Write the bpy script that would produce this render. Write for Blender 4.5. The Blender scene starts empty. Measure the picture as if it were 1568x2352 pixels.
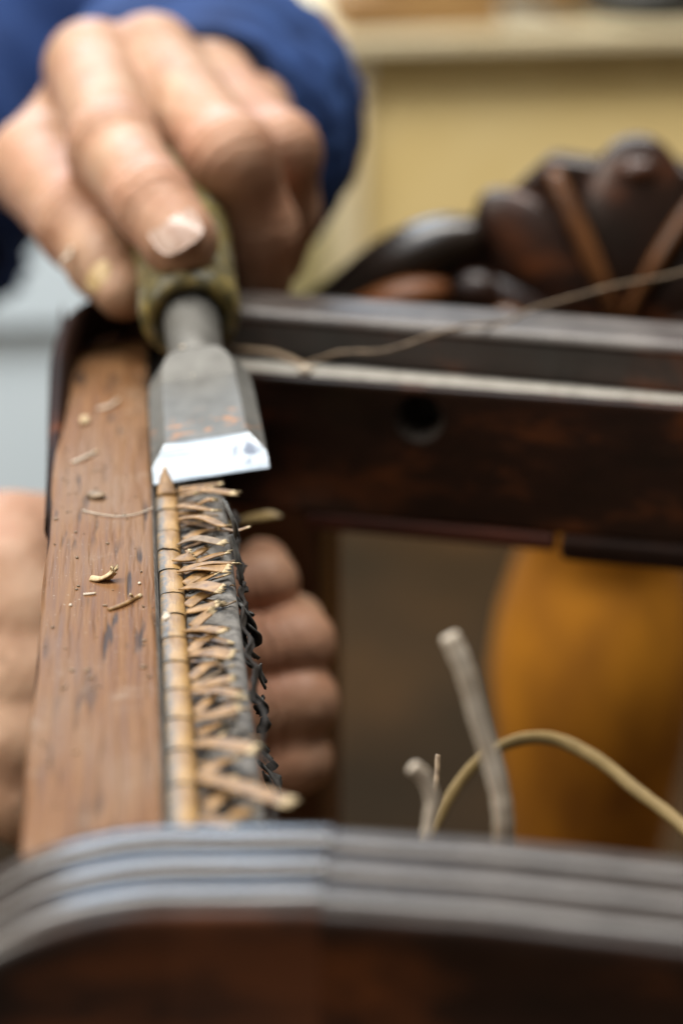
import bpy, math, random
import numpy as np
from mathutils import Vector, Matrix, noise
random.seed(7)
rng = np.random.default_rng(7)
S = 0.001                                   # all shapes are written in millimetres, rail top at z = 0
scene = bpy.context.scene
col = scene.collection
FLOOR = -450.0

# ------------------------------------------------------------------ camera
cam_data = bpy.data.cameras.new('camera')
cam = bpy.data.objects.new('camera', cam_data)
col.objects.link(cam)
scene.camera = cam
cam_data.sensor_fit = 'VERTICAL'
cam_data.sensor_height = 24.0
cam_data.sensor_width = 16.0
cam_data.lens = 24.0 * 4500 / 2352
cam_data.clip_start = 0.01
cam_data.clip_end = 50.0
cam_data.dof.use_dof = True
cam_data.dof.focus_distance = 0.362
cam_data.dof.aperture_fstop = 4.6
TH, PS = math.radians(22.38), math.radians(5.84)
cam.location = (0, 0, 0.149)
cam.rotation_euler = (math.pi / 2 - TH, 0, -PS)

# ------------------------------------------------------------------ light
world = bpy.data.worlds.new('World')
scene.world = world
world.use_nodes = True
bg = world.node_tree.nodes['Background']
bg.inputs['Color'].default_value = (1.0, 0.82, 0.62, 1)
bg.inputs['Strength'].default_value = 0.11

def area(name, loc, target, sx, sy, power, colour):
    d = bpy.data.lights.new(name, 'AREA')
    d.shape = 'RECTANGLE'
    d.size, d.size_y = sx, sy
    d.energy = power
    d.color = colour
    o = bpy.data.objects.new(name, d)
    col.objects.link(o)
    o.location = loc
    o.rotation_euler = (Vector(target) - Vector(loc)).to_track_quat('-Z', 'Y').to_euler()
    return o
area('side_window', (-1.25, 0.10, 0.88), (0.0, 0.42, 0), 1.0, 0.8, 15, (1.0, 0.93, 0.82))
area('ceiling_lamp', (-0.40, 0.05, 1.45), (0.0, 0.42, 0), 0.95, 0.85, 6.5, (0.86, 0.94, 1.0))
area('window_light', (-0.36, 2.6, 1.35), (0, 0.3, 0), 1.25, 0.95, 36, (0.56, 0.76, 1.0))
area('background_fill', (-0.35, 0.75, 1.60), (-0.15, 1.55, -0.20), 2.2, 0.4, 70, (1.0, 0.97, 0.92))  # added fill light to brighten the cabinet and chest behind

vs = scene.view_settings
vs.view_transform = 'Standard'
vs.look = 'None'
vs.exposure = 0.0
vs.gamma = 1.0

# ------------------------------------------------------------------ node helpers
class NT:
    def __init__(self, name):
        self.m = bpy.data.materials.new(name)
        self.m.use_nodes = True
        self.t = self.m.node_tree
        self.b = self.t.nodes['Principled BSDF']
        self.tc = self.t.nodes.new('ShaderNodeTexCoord')
    def n(self, typ, **kw):
        x = self.t.nodes.new(typ)
        for k, v in kw.items():
            setattr(x, k, v)
        return x
    def link(self, a, b):
        self.t.links.new(a, b)
    def co(self, scale=(1, 1, 1), rot=(0, 0, 0)):
        mp = self.n('ShaderNodeMapping')
        mp.inputs['Scale'].default_value = scale
        mp.inputs['Rotation'].default_value = rot
        self.link(self.tc.outputs['Object'], mp.inputs['Vector'])
        return mp.outputs['Vector']
    def noise(self, scale, detail=3, rough=0.55, stretch=(1, 1, 1), rot=(0, 0, 0)):
        x = self.n('ShaderNodeTexNoise')
        x.inputs['Scale'].default_value = scale
        x.inputs['Detail'].default_value = detail
        x.inputs['Roughness'].default_value = rough
        self.link(self.co(stretch, rot), x.inputs['Vector'])
        return x.outputs['Fac']
    def ramp(self, fac, stops, interp='LINEAR'):
        r = self.n('ShaderNodeValToRGB')
        r.color_ramp.interpolation = interp
        e = r.color_ramp.elements
        while len(e) > len(stops):
            e.remove(e[-1])
        while len(e) < len(stops):
            e.new(0.5)
        for el, (p, c) in zip(e, stops):
            el.position = p
            el.color = (*c, 1) if len(c) == 3 else c
        self.link(fac, r.inputs['Fac'])
        return r.outputs['Color']
    def mask(self, fac, lo, hi):
        r = self.n('ShaderNodeMapRange')
        r.inputs['From Min'].default_value = lo
        r.inputs['From Max'].default_value = hi
        self.link(fac, r.inputs['Value'])
        return r.outputs['Result']
    def mix(self, fac, a, b, mode='MIX'):
        x = self.n('ShaderNodeMix', data_type='RGBA', blend_type=mode)
        if isinstance(fac, (int, float)):
            x.inputs['Factor'].default_value = fac
        else:
            self.link(fac, x.inputs['Factor'])
        for i, v in ((6, a), (7, b)):
            if isinstance(v, tuple):
                x.inputs[i].default_value = (*v, 1)
            else:
                self.link(v, x.inputs[i])
        return x.outputs[2]
    def mul(self, a, b):
        x = self.n('ShaderNodeMath', operation='MULTIPLY')
        for i, v in enumerate((a, b)):
            if isinstance(v, (int, float)):
                x.inputs[i].default_value = v
            else:
                self.link(v, x.inputs[i])
        return x.outputs[0]
    def colour(self, c):
        if isinstance(c, tuple):
            self.b.inputs['Base Color'].default_value = (*c, 1)
        else:
            self.link(c, self.b.inputs['Base Color'])
    def rough(self, r):
        if isinstance(r, (int, float)):
            self.b.inputs['Roughness'].default_value = r
        else:
            self.link(r, self.b.inputs['Roughness'])
    def set(self, **kw):
        for k, v in kw.items():
            self.b.inputs[k.replace('_', ' ')].default_value = v
    def bump(self, h, dist_mm, strength=1.0):
        x = self.n('ShaderNodeBump')
        x.inputs['Distance'].default_value = dist_mm * S
        x.inputs['Strength'].default_value = strength
        self.link(h, x.inputs['Height'])
        self.link(x.outputs['Normal'], self.b.inputs['Normal'])

def simple(name, c1, c2, scale, rough=0.5, bump=0.0, stretch=(1, 1, 1), **kw):
    t = NT(name)
    f = t.noise(scale, 4, 0.6, stretch)
    t.colour(t.ramp(f, [(0.3, c1), (0.7, c2)]))
    t.rough(rough)
    if bump:
        t.bump(f, bump)
    t.set(**kw)
    return t.m

# ------------------------------------------------------------------ materials
def m_worn_wood():
    t = NT('worn_brown_wood')
    g = t.noise(900, 5, 0.65, (1, 0.035, 1))
    c = t.ramp(g, [(0.25, (0.098, 0.038, 0.012)), (0.5, (0.178, 0.081, 0.030)), (0.78, (0.255, 0.133, 0.055))])
    big = t.noise(45, 3, 0.6, (1, 0.4, 1))
    c = t.mix(t.mask(big, 0.42, 0.72), c, (0.215, 0.130, 0.075))
    pores = t.noise(560, 2, 0.5, (1, 0.09, 1))
    zone = t.noise(62, 2, 0.6, (1.3, 0.35, 1))
    pm = t.mul(t.mask(pores, 0.565, 0.64), t.mask(zone, 0.44, 0.57))
    c = t.mix(t.mul(pm, 0.85), c, (0.030, 0.020, 0.016))
    dust = t.mul(t.mask(t.noise(110, 5, 0.7), 0.58, 0.75), 0.35)
    c = t.mix(dust, c, (0.36, 0.29, 0.22))
    spk = t.mask(t.noise(1500, 1, 0.5), 0.72, 0.76)
    c = t.mix(t.mul(spk, 0.7), c, (0.40, 0.33, 0.24))
    t.colour(c)
    t.rough(t.mask(g, -0.9, 1.4))
    t.set(Specular_IOR_Level=0.22)
    t.bump(t.ramp(pores, [(0.45, (1, 1, 1)), (0.66, (0, 0, 0))]), 0.25, 0.7)
    return t.m
def m_dark_wood(name='dark_stained_wood', red=0.52, dust=0.0, rough=0.32, spec=0.5):
    t = NT(name)
    f = t.noise(38, 5, 0.65, (0.5, 1, 1.3))
    c = t.ramp(f, [(0.35, (0.012, 0.007, 0.005)), (red, (0.026, 0.011, 0.007)), (red + 0.14, (0.140, 0.042, 0.013))])
    g = t.noise(420, 3, 0.6, (0.1, 1, 1))
    c = t.mix(t.mul(t.mask(g, 0.5, 0.8), 0.35), c, (0.05, 0.022, 0.012))
    if dust:
        d = t.mul(t.mask(t.noise(55, 5, 0.6), 0.15, 0.80), dust)
        c = t.mix(d, c, (0.30, 0.27, 0.24))  # patchy grey painted in for reflected light on the far moulding
    t.colour(c)
    t.rough(t.mask(t.noise(90, 4, 0.6), 1.3 - 2.6 * rough, 1.9 - 1.2 * rough) if False else rough)
    t.bump(g, 0.15, 0.5)
    t.set(Specular_IOR_Level=spec)
    return t.m
M = {}
M['worn'] = m_worn_wood()
M['dark'] = m_dark_wood()
M['dark_sheen'] = m_dark_wood('grey_sheen_dark_wood', 0.60, 0.5, 0.42)  # grey of the reflected light put into the moulding top's colour
M['dark_red'] = m_dark_wood('red_brown_wood', 0.42, 0.0, 0.45)
M['raw_red'] = simple('raw_red_wood', (0.035, 0.010, 0.005), (0.13, 0.030, 0.012), 60, 0.7, 0.2, (0.4, 1, 1))
M['grime'] = simple('grey_grime', (0.075, 0.068, 0.060), (0.26, 0.24, 0.215), 420, 0.9, 0.35)
M['ledge_dust'] = simple('pale_ledge_dust', (0.27, 0.25, 0.215), (0.46, 0.43, 0.38), 260, 0.95, 0.2)
def m_bead():
    t = NT('cane_spline')
    f = t.noise(260, 4, 0.6, (1.3, 0.5, 1))
    c = t.ramp(f, [(0.28, (0.16, 0.082, 0.026)), (0.5, (0.33, 0.185, 0.058)), (0.75, (0.46, 0.285, 0.105))])
    g = t.mask(t.noise(2600, 2, 0.5, (1, 0.06, 1)), 0.5, 0.8)
    c = t.mix(t.mul(g, 0.35), c, (0.16, 0.085, 0.03))
    d = t.mul(t.mask(t.noise(520, 5, 0.7), 0.55, 0.68), 0.75)
    c = t.mix(d, c, (0.085, 0.065, 0.050))
    # grime caught along the side that faces the rail
    sep = t.n('ShaderNodeSeparateXYZ')
    t.link(t.tc.outputs['Object'], sep.inputs[0])
    edge = t.mask(sep.outputs['X'], -0.0003, -0.0011)
    c = t.mix(t.mul(edge, t.mask(t.noise(700, 4, 0.7), 0.30, 0.55)), c, (0.13, 0.115, 0.095))
    t.colour(c)
    t.rough(0.48)
    t.bump(g, 0.06, 0.6)
    return t.m
M['bead'] = m_bead()
M['cane'] = simple('cane_strip', (0.12, 0.060, 0.020), (0.40, 0.225, 0.078), 480, 0.5, 0.08)
M['cane_grey'] = simple('weathered_cane_strip', (0.11, 0.070, 0.038), (0.33, 0.235, 0.145), 480, 0.6, 0.1)
M['cane_old'] = simple('darkened_cane_strip', (0.06, 0.032, 0.014), (0.19, 0.105, 0.045), 480, 0.6, 0.1)
M['cane_cut'] = simple('cut_cane_end', (0.42, 0.29, 0.14), (0.66, 0.53, 0.33), 1500, 0.7, 0.1)
M['cane_pale'] = simple('bleached_cane', (0.46, 0.37, 0.27), (0.74, 0.66, 0.55), 220, 0.6, 0.1)
M['cane_golden'] = simple('golden_cane', (0.22, 0.15, 0.055), (0.36, 0.25, 0.10), 160, 0.6)
M['char'] = simple('blackened_cane', (0.022, 0.021, 0.019), (0.15, 0.145, 0.135), 420, 0.95, 0.3)
M['gap'] = simple('dark_glue_line', (0.015, 0.011, 0.008), (0.03, 0.022, 0.016), 300, 0.9)
def m_steel():
    t = NT('oxidised_steel')
    f = t.noise(180, 4, 0.6)
    c = t.ramp(f, [(0.3, (0.105, 0.101, 0.090)), (0.7, (0.165, 0.160, 0.145))])
    d = t.mask(t.noise(1100, 3, 0.6), 0.55, 0.8)
    c = t.mix(t.mul(d, 0.3), c, (0.10, 0.085, 0.07))
    # rust bloom just behind the ground bevel (x along blade in the tool's own frame)
    sep = t.n('ShaderNodeSeparateXYZ')
    t.link(t.tc.outputs['Object'], sep.inputs[0])
    near = t.mul(t.mask(sep.outputs['Y'], 0.0085, 0.0125), t.mask(sep.outputs['Y'], 0.021, 0.013))
    r = t.mul(near, t.mask(t.noise(260, 5, 0.7, (1, 2.2, 1)), 0.555, 0.62))
    c = t.mix(r, c, (0.46, 0.19, 0.06))
    t.colour(c)
    t.set(Metallic=0.35)
    t.rough(0.5)
    t.bump(f, 0.05, 0.5)
    return t.m
M['steel'] = m_steel()
def m_bevel():
    t = NT('ground_steel')
    f = t.noise(700, 3, 0.6, (0.10, 1, 1))
    c = t.ramp(f, [(0.35, (0.20, 0.225, 0.25)), (0.6, (0.46, 0.49, 0.52))])
    d = t.n('ShaderNodeVectorMath', operation='DISTANCE')
    t.link(t.tc.outputs['Object'], d.inputs[0]); d.inputs[1].default_value = (0.0078, 0.0042, 0.0022)
    k = t.mul(t.mask(d.outputs['Value'], 0.0042, 0.0018), t.mask(t.noise(420, 4, 0.6, (1, 1.2, 1)), 0.46, 0.54))
    c = t.mix(t.mul(k, 0.85), c, (0.09, 0.10, 0.13))
    t.colour(c)
    t.set(Metallic=1.0)
    t.rough(0.30)
    t.bump(f, 0.06, 0.6)
    return t.m
M['bevel'] = m_bevel()
def m_handle():
    t = NT('olive_handle')
    f = t.noise(260, 4, 0.7)
    c = t.ramp(f, [(0.36, (0.055, 0.048, 0.016)), (0.50, (0.13, 0.105, 0.036)), (0.64, (0.34, 0.25, 0.07))])
    w = t.mask(t.noise(210, 4, 0.7), 0.52, 0.66)
    c = t.mix(t.mul(w, 0.7), c, (0.27, 0.265, 0.22))
    t.colour(c)
    t.rough(0.5)
    t.bump(f, 0.25, 0.6)
    return t.m
M['handle'] = m_handle()
def m_skin(name, lo, mid, hi, joints):
    t = NT(name)
    f = t.noise(70, 4, 0.6)
    c = t.ramp(f, [(0.28, lo), (0.5, mid), (0.75, hi)])
    v = t.noise(30, 3, 0.6)
    c = t.mix(t.mul(t.mask(v, 0.40, 0.62), 0.6), c, (0.41, 0.20, 0.12))
    dirt = t.mask(t.noise(150, 5, 0.7), 0.58, 0.72)
    c = t.mix(t.mul(dirt, 0.35), c, (0.16, 0.09, 0.055))
    n = t.noise(900, 3, 0.6)
    w = t.noise(260, 3, 0.6)
    h = t.mul(n, 0.22)
    def add(a, b):
        x = t.n('ShaderNodeMath', operation='ADD')
        t.link(a, x.inputs[0]); t.link(b, x.inputs[1])
        return x.outputs[0]
    h = add(h, t.mul(w, 0.45))
    wob = t.n('ShaderNodeMath', operation='MULTIPLY_ADD')
    t.link(t.noise(120, 3, 0.6), wob.inputs[0]); wob.inputs[1].default_value = 0.006; wob.inputs[2].default_value = -0.003
    for (p, a, rad, amp) in joints:
        d = t.n('ShaderNodeVectorMath', operation='SUBTRACT')
        t.link(t.tc.outputs['Object'], d.inputs[0]); d.inputs[1].default_value = tuple(V(p) * S)
        ln = t.n('ShaderNodeVectorMath', operation='LENGTH'); t.link(d.outputs[0], ln.inputs[0])
        dt = t.n('ShaderNodeVectorMath', operation='DOT_PRODUCT'); t.link(d.outputs[0], dt.inputs[0]); dt.inputs[1].default_value = tuple(unit(a))
        sm_ = t.n('ShaderNodeMath', operation='ADD'); t.link(dt.outputs['Value'], sm_.inputs[0]); t.link(wob.outputs[0], sm_.inputs[1])
        fr = t.n('ShaderNodeMath', operation='MULTIPLY'); t.link(sm_.outputs[0], fr.inputs[0]); fr.inputs[1].default_value = 2 * math.pi / 0.0034
        sn = t.n('ShaderNodeMath', operation='SINE'); t.link(fr.outputs[0], sn.inputs[0])
        ab = t.n('ShaderNodeMath', operation='ABSOLUTE'); t.link(dt.outputs['Value'], ab.inputs[0])
        near = t.mul(t.mask(ln.outputs['Value'], rad * 1.9 * S, rad * 1.1 * S), t.mask(ab.outputs[0], 0.0085, 0.004))
        sp = t.n('ShaderNodeMath', operation='POWER'); t.link(t.mask(sn.outputs[0], -1, 1), sp.inputs[0]); sp.inputs[1].default_value = 0.35
        h = add(h, t.mul(t.mul(sp.outputs[0], near), amp))
        red = t.mask(ln.outputs['Value'], rad * 1.9 * S, rad * 0.9 * S)
        c = t.mix(t.mul(red, 0.30), c, (0.46, 0.185, 0.11))
    t.colour(c)
    t.rough(t.mask(w, -0.4, 1.3))
    t.set(Subsurface_Weight=0.10, Subsurface_Scale=0.002, Specular_IOR_Level=0.35)
    t.b.inputs['Subsurface Radius'].default_value = (1.0, 0.35, 0.18)
    t.bump(h, 0.9, 0.8)
    return t.m
M['nail'] = simple('fingernail', (0.36, 0.225, 0.165), (0.47, 0.33, 0.26), 120, 0.28)
M['nail_old'] = simple('yellowed_fingernail', (0.50, 0.33, 0.14), (0.68, 0.50, 0.26), 150, 0.3)
def m_cloth():
    t = NT('blue_work_cloth')
    f = t.noise(26, 4, 0.6)
    c = t.ramp(f, [(0.3, (0.006, 0.022, 0.085)), (0.7, (0.014, 0.050, 0.185))])
    t.colour(c)
    t.rough(0.85)
    t.set(Sheen_Weight=0.25, Sheen_Roughness=0.5)
    t.b.inputs['Sheen Tint'].default_value = (0.2, 0.4, 1.0, 1)
    t.bump(t.noise(1400, 2, 0.5), 0.2, 0.5)
    return t.m
M['cloth'] = m_cloth()
M['cream'] = simple('cream_paint', (0.73, 0.55, 0.23), (0.82, 0.65, 0.32), 9, 0.55, 0.3)
M['cream_edge'] = simple('paler_cream_paint', (0.74, 0.62, 0.38), (0.82, 0.72, 0.50), 9, 0.5)  # paler cream for the top board and stiles
M['blue_grey'] = simple('pale_blue_paint', (0.72, 0.84, 0.92), (0.76, 0.87, 0.94), 7, 0.5)
M['plaster'] = simple('plaster', (0.62, 0.60, 0.54), (0.72, 0.70, 0.64), 5, 0.9)
M['amber'] = simple('amber_varnished_wood', (0.20, 0.062, 0.002), (0.74, 0.29, 0.010), 24, 0.85, 0.3, (1, 1, 0.5))
M['plank'] = simple('pale_brown_timber', (0.24, 0.12, 0.035), (0.45, 0.26, 0.09), 18, 0.6, 0.3, (0.3, 1, 1))
M['black_iron'] = simple('black_iron', (0.012, 0.012, 0.010), (0.035, 0.033, 0.025), 30, 0.5)
def m_floor():
    t = NT('workshop_floor')
    f = t.noise(9, 5, 0.6)
    c = t.ramp(f, [(0.3, (0.016, 0.011, 0.004)), (0.55, (0.036, 0.020, 0.007)), (0.75, (0.085, 0.040, 0.011))])
    g = t.noise(60, 4, 0.6, (0.2, 1, 1))
    c = t.mix(t.mul(g, 0.35), c, (0.05, 0.03, 0.018))
    t.colour(c)
    t.rough(0.9)
    t.set(Specular_IOR_Level=0.15)
    t.bump(g, 0.6, 0.5)
    return t.m
M['floor'] = m_floor()

# ------------------------------------------------------------------ mesh helpers
def V(p):
    return np.array(p, float)
def unit(v):
    v = V(v)
    return v / (np.linalg.norm(v) + 1e-12)
def empty(name, loc_mm, label, cat, group=None):
    o = bpy.data.objects.new(name, None)
    col.objects.link(o)
    o.location = V(loc_mm) * S
    o.empty_display_size = 0.02
    tag(o, label, cat, group)
    return o
def tag(o, label=None, cat=None, group=None, kind=None):
    for k, v in (('label', label), ('category', cat), ('group', group), ('kind', kind)):
        if v:
            o[k] = v
    return o
def world_loc(o):
    p = Vector((0, 0, 0))
    while o is not None:
        p = p + o.location
        o = o.parent
    return p
def build(name, verts, faces, mats, parent=None, smooth=True, fmat=None, bevel=0, origin=None, subsurf=0):
    """verts in mm, world; origin moves the object's own origin there"""
    me = bpy.data.meshes.new(name)
    v = np.asarray(verts, float)
    if origin is None:
        origin = v.mean(0) if parent is None else V((0, 0, 0))
        if parent is not None:
            origin = V((0, 0, 0))
    me.from_pydata(((v - origin) * S).tolist(), [], [list(map(int, f)) for f in faces])
    for m in (mats if isinstance(mats, (list, tuple)) else [mats]):
        me.materials.append(m)
    if fmat is not None:
        me.polygons.foreach_set('material_index', np.asarray(fmat, np.int32))
    me.polygons.foreach_set('use_smooth', np.full(len(me.polygons), smooth))
    me.update()
    o = bpy.data.objects.new(name, me)
    col.objects.link(o)
    o.location = V(origin) * S
    if parent is not None:
        o.parent = parent
        o.matrix_parent_inverse = Matrix.Translation(-world_loc(parent))
        # local offset of a parent that itself carries an inverse is folded in here
        if parent.parent is not None:
            o.matrix_parent_inverse = Matrix.Identity(4)
            o.matrix_parent_inverse = Matrix.Translation(-Vector(parent.location))
    if bevel:
        b = o.modifiers.new('bevel', 'BEVEL')
        b.width = bevel * S
        b.segments = 3
        b.limit_method = 'ANGLE'
        b.angle_limit = math.radians(35)
    if subsurf:
        s = o.modifiers.new('subsurf', 'SUBSURF')
        s.levels = s.render_levels = subsurf
    return o
def grid_faces(nu, nv, closed_v=False, off=0):
    f = []
    for i in range(nu - 1):
        for j in range(nv if closed_v else nv - 1):
            k = (j + 1) % nv
            f.append((off + i * nv + j, off + i * nv + k, off + (i + 1) * nv + k, off + (i + 1) * nv + j))
    return f
def prism(poly, z0, z1):
    n = len(poly)
    v = [(x, y, z0) for x, y in poly] + [(x, y, z1) for x, y in poly]
    f = [tuple(range(n))[::-1], tuple(range(n, 2 * n))]
    f += [(i, (i + 1) % n, n + (i + 1) % n, n + i) for i in range(n)]
    return v, f
def box(x0, x1, y0, y1, z0, z1):
    return prism([(x0, y0), (x1, y0), (x1, y1), (x0, y1)], z0, z1)
def catmull(pts, n):
    p = [V(q) for q in pts]
    p = [2 * p[0] - p[1]] + p + [2 * p[-1] - p[-2]]
    out = []
    m = len(p) - 3
    for i in range(m):
        for k in range(n):
            t = k / n
            a, b, c, d = p[i:i + 4]
            out.append(0.5 * ((2 * b) + (c - a) * t + (2 * a - 5 * b + 4 * c - d) * t * t + (3 * b - a - 3 * c + d) * t ** 3))
    out.append(p[-2])
    return np.array(out)
def frames(path, up=(0, 0, 1)):
    T = np.gradient(path, axis=0)
    T /= np.linalg.norm(T, axis=1)[:, None] + 1e-12
    side = np.cross(T, V(up))
    side /= np.linalg.norm(side, axis=1)[:, None] + 1e-12
    nrm = np.cross(side, T)
    return T, side, nrm
def tube(path, radii, nseg=16, up=(0, 0, 1), disp=None, squash=1.0, caps=True):
    path = np.asarray(path, float)
    T, sd, nr = frames(path, up)
    v = []
    for i, p in enumerate(path):
        r = radii[i] if hasattr(radii, '__len__') else radii
        for j in range(nseg):
            a = 2 * math.pi * j / nseg
            d = sd[i] * math.cos(a) + nr[i] * math.sin(a) * squash
            rr = r + (disp(i / (len(path) - 1), a) if disp else 0)
            v.append(p + d * rr)
    f = grid_faces(len(path), nseg, True)
    if caps:
        f.append(tuple(range(nseg))[::-1])
        f.append(tuple(range((len(path) - 1) * nseg, len(path) * nseg)))
    return v, f
def ribbon(pts, width, thick=0.45, up=(0, 0, 1), ragged=1.0, n=5, cols=6, camber=0.25, twist=0.0, taper=0.0, rnd=random):
    """a flat strip of cane; returns verts, faces, and which faces are the frayed tip"""
    path = catmull(pts, n)
    T, sd, nr = frames(path, up)
    L = len(path)
    v, f, fm = [], [], []
    tips = [(rnd.uniform(0.1, 1) if c % 2 else rnd.uniform(-1.1, -0.1)) * ragged for c in range(cols)]
    for lay in (0, 1):
        for i in range(L):
            s = i / (L - 1)
            w = width * (1 - taper * s) * (0.9 + 0.1 * math.sin(3 * s + 1))
            tw = twist * s
            a = sd[i] * math.cos(tw) + nr[i] * math.sin(tw)
            b = nr[i] * math.cos(tw) - sd[i] * math.sin(tw)
            for c in range(cols):
                q = c / (cols - 1) * 2 - 1
                p = path[i] + a * q * w / 2 + b * (camber * (1 - q * q) + (0 if lay else -thick))
                if i == L - 1:
                    p = p + T[i] * tips[c] + b * rnd.uniform(-0.12, 0.22) * ragged
                v.append(p)
    N = L * cols
    for i in range(L - 1):
        for c in range(cols - 1):
            a, b, d, e = i * cols + c, i * cols + c + 1, (i + 1) * cols + c + 1, (i + 1) * cols + c
            f.append((a, b, d, e)); fm.append(1 if i >= L - 2 else 0)
            f.append((N + e, N + d, N + b, N + a)); fm.append(1 if i >= L - 2 else 0)
        for c, fl in ((0, 0), (cols - 1, 1)):
            a, e = i * cols + c, (i + 1) * cols + c
            q = (a, e, N + e, N + a)
            f.append(q if not fl else q[::-1]); fm.append(1 if i >= L - 2 else 0)
    for c in range(cols - 1):
        a, b = (L - 1) * cols + c, (L - 1) * cols + c + 1
        f.append((a, b, N + b, N + a)); fm.append(1)
        f.append((c, N + c, N + c + 1, c + 1)); fm.append(0)
    return v, f, fm
def ellipsoid(c, ax, ay, az, nu=14, nv=20):
    """axes given as vectors"""
    v = []
    for i in range(nu + 1):
        th = math.pi * i / nu
        for j in range(nv):
            ph = 2 * math.pi * j / nv
            v.append(V(c) + V(ax) * math.sin(th) * math.cos(ph) + V(ay) * math.sin(th) * math.sin(ph) + V(az) * math.cos(th))
    return v, grid_faces(nu + 1, nv, True)
def lathe(profile, c, n=40):
    v = []
    for r, z in profile:
        for j in range(n):
            a = 2 * math.pi * j / n
            v.append((c[0] + r * math.cos(a), c[1] + r * math.sin(a), z))
    f = grid_faces(len(profile), n, True)
    f.append(tuple(range(n))[::-1]); f.append(tuple(range((len(profile) - 1) * n, len(profile) * n)))
    return v, f

# implicit surface -> quads (surface nets)
def surface_nets(fn, lo, hi, h):
    lo, hi = V(lo), V(hi)
    n = np.ceil((hi - lo) / h).astype(int) + 1
    ax = [lo[i] + h * np.arange(n[i]) for i in range(3)]
    X, Y, Z = np.meshgrid(*ax, indexing='ij')
    D = fn(X.astype(np.float32), Y.astype(np.float32), Z.astype(np.float32))
    neg = D < 0
    c = [(0, 0, 0), (1, 0, 0), (0, 1, 0), (1, 1, 0), (0, 0, 1), (1, 0, 1), (0, 1, 1), (1, 1, 1)]
    sl = lambda A, o: A[o[0]:n[0] - 1 + o[0], o[1]:n[1] - 1 + o[1], o[2]:n[2] - 1 + o[2]]
    cnt = sum(sl(neg, o).astype(np.int8) for o in c)
    act = (cnt > 0) & (cnt < 8)
    idx = -np.ones(act.shape, int)
    I = np.argwhere(act)
    idx[act] = np.arange(len(I))
    P = np.zeros((len(I), 3)); K = np.zeros(len(I))
    for a in range(8):
        for b in range(a + 1, 8):
            oa, ob = np.array(c[a]), np.array(c[b])
            if np.abs(oa - ob).sum() != 1:
                continue
            da = D[tuple((I + oa).T)]; db = D[tuple((I + ob).T)]
            m = (da < 0) != (db < 0)
            t = np.where(m, da / np.where(m, da - db, 1), 0)
            P += np.where(m[:, None], oa + (ob - oa) * t[:, None], 0)
            K += m
    P = lo + (I + P / K[:, None]) * h
    F = []
    for axis in range(3):
        o1, o2 = [(1, 2), (2, 0), (0, 1)][axis]
        s0 = [slice(None)] * 3; s1 = [slice(None)] * 3
        s0[axis] = slice(0, -1); s1[axis] = slice(1, None)
        a, b = neg[tuple(s0)], neg[tuple(s1)]
        E = np.argwhere(a != b)
        E = E[(E[:, o1] > 0) & (E[:, o2] > 0) & (E[:, o1] < n[o1] - 1) & (E[:, o2] < n[o2] - 1)]
        ina = a[tuple(E.T)]
        def cell(d1, d2):
            q = E.copy(); q[:, o1] -= d1; q[:, o2] -= d2
            return idx[tuple(q.T)]
        q = np.stack([cell(1, 1), cell(0, 1), cell(0, 0), cell(1, 0)], 1)
        q = np.where(ina[:, None], q, q[:, ::-1])
        F.append(q)
    F = np.concatenate(F)
    return P, F[(F >= 0).all(1)]
def sd_cap(X, Y, Z, a, b, ra, rb):
    a, b = V(a), V(b)
    ab = b - a
    L = ab @ ab + 1e-9
    t = ((X - a[0]) * ab[0] + (Y - a[1]) * ab[1] + (Z - a[2]) * ab[2]) / L
    t = np.clip(t, 0, 1)
    d = np.sqrt((X - a[0] - ab[0] * t) ** 2 + (Y - a[1] - ab[1] * t) ** 2 + (Z - a[2] - ab[2] * t) ** 2)
    return d - (ra + (rb - ra) * t)
def smin(a, b, k):
    h = np.clip(0.5 + 0.5 * (b - a) / k, 0, 1)
    return b + (a - b) * h - k * h * (1 - h)
def chain(X, Y, Z, pts, k=3.0):
    d = None
    for (a, ra), (b, rb) in zip(pts[:-1], pts[1:]):
        e = sd_cap(X, Y, Z, a, b, ra, rb)
        d = e if d is None else smin(d, e, k)
    return d

# ================================================================== SETTING
def structure(name, v, f, m, **kw):
    o = build(name, v, f, m, smooth=False, **kw)
    o['kind'] = 'structure'
    return o
v, f = prism([(-3000, -1500), (3500, -1500), (3500, 3200), (-3000, 3200)], FLOOR - 40, FLOOR)
structure('floor', v, f, M['floor'])
v, f = prism([(-3000, 3000), (3500, 3000), (3500, 3100), (-3000, 3100)], FLOOR, 2400)
structure('wall', v, f, M['plaster'])

# pale blue cabinet far left
cab = empty('painted_cabinet', (-500, 1580, FLOOR), 'pale blue-grey painted cabinet, blurred, behind the left edge of the frame', 'cabinet')
bx0, bx1, by0 = -1100, 45, 1400
v, f = box(bx0, bx1, by0, by0 + 380, FLOOR, -276)
build('carcass', v, f, M['blue_grey'], cab, False, bevel=3)
v, f = box(bx0 - 8, bx1 + 4, by0 - 12, by0 + 392, -272, -70)
build('drawer', v, f, M['blue_grey'], cab, False, bevel=4)

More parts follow.
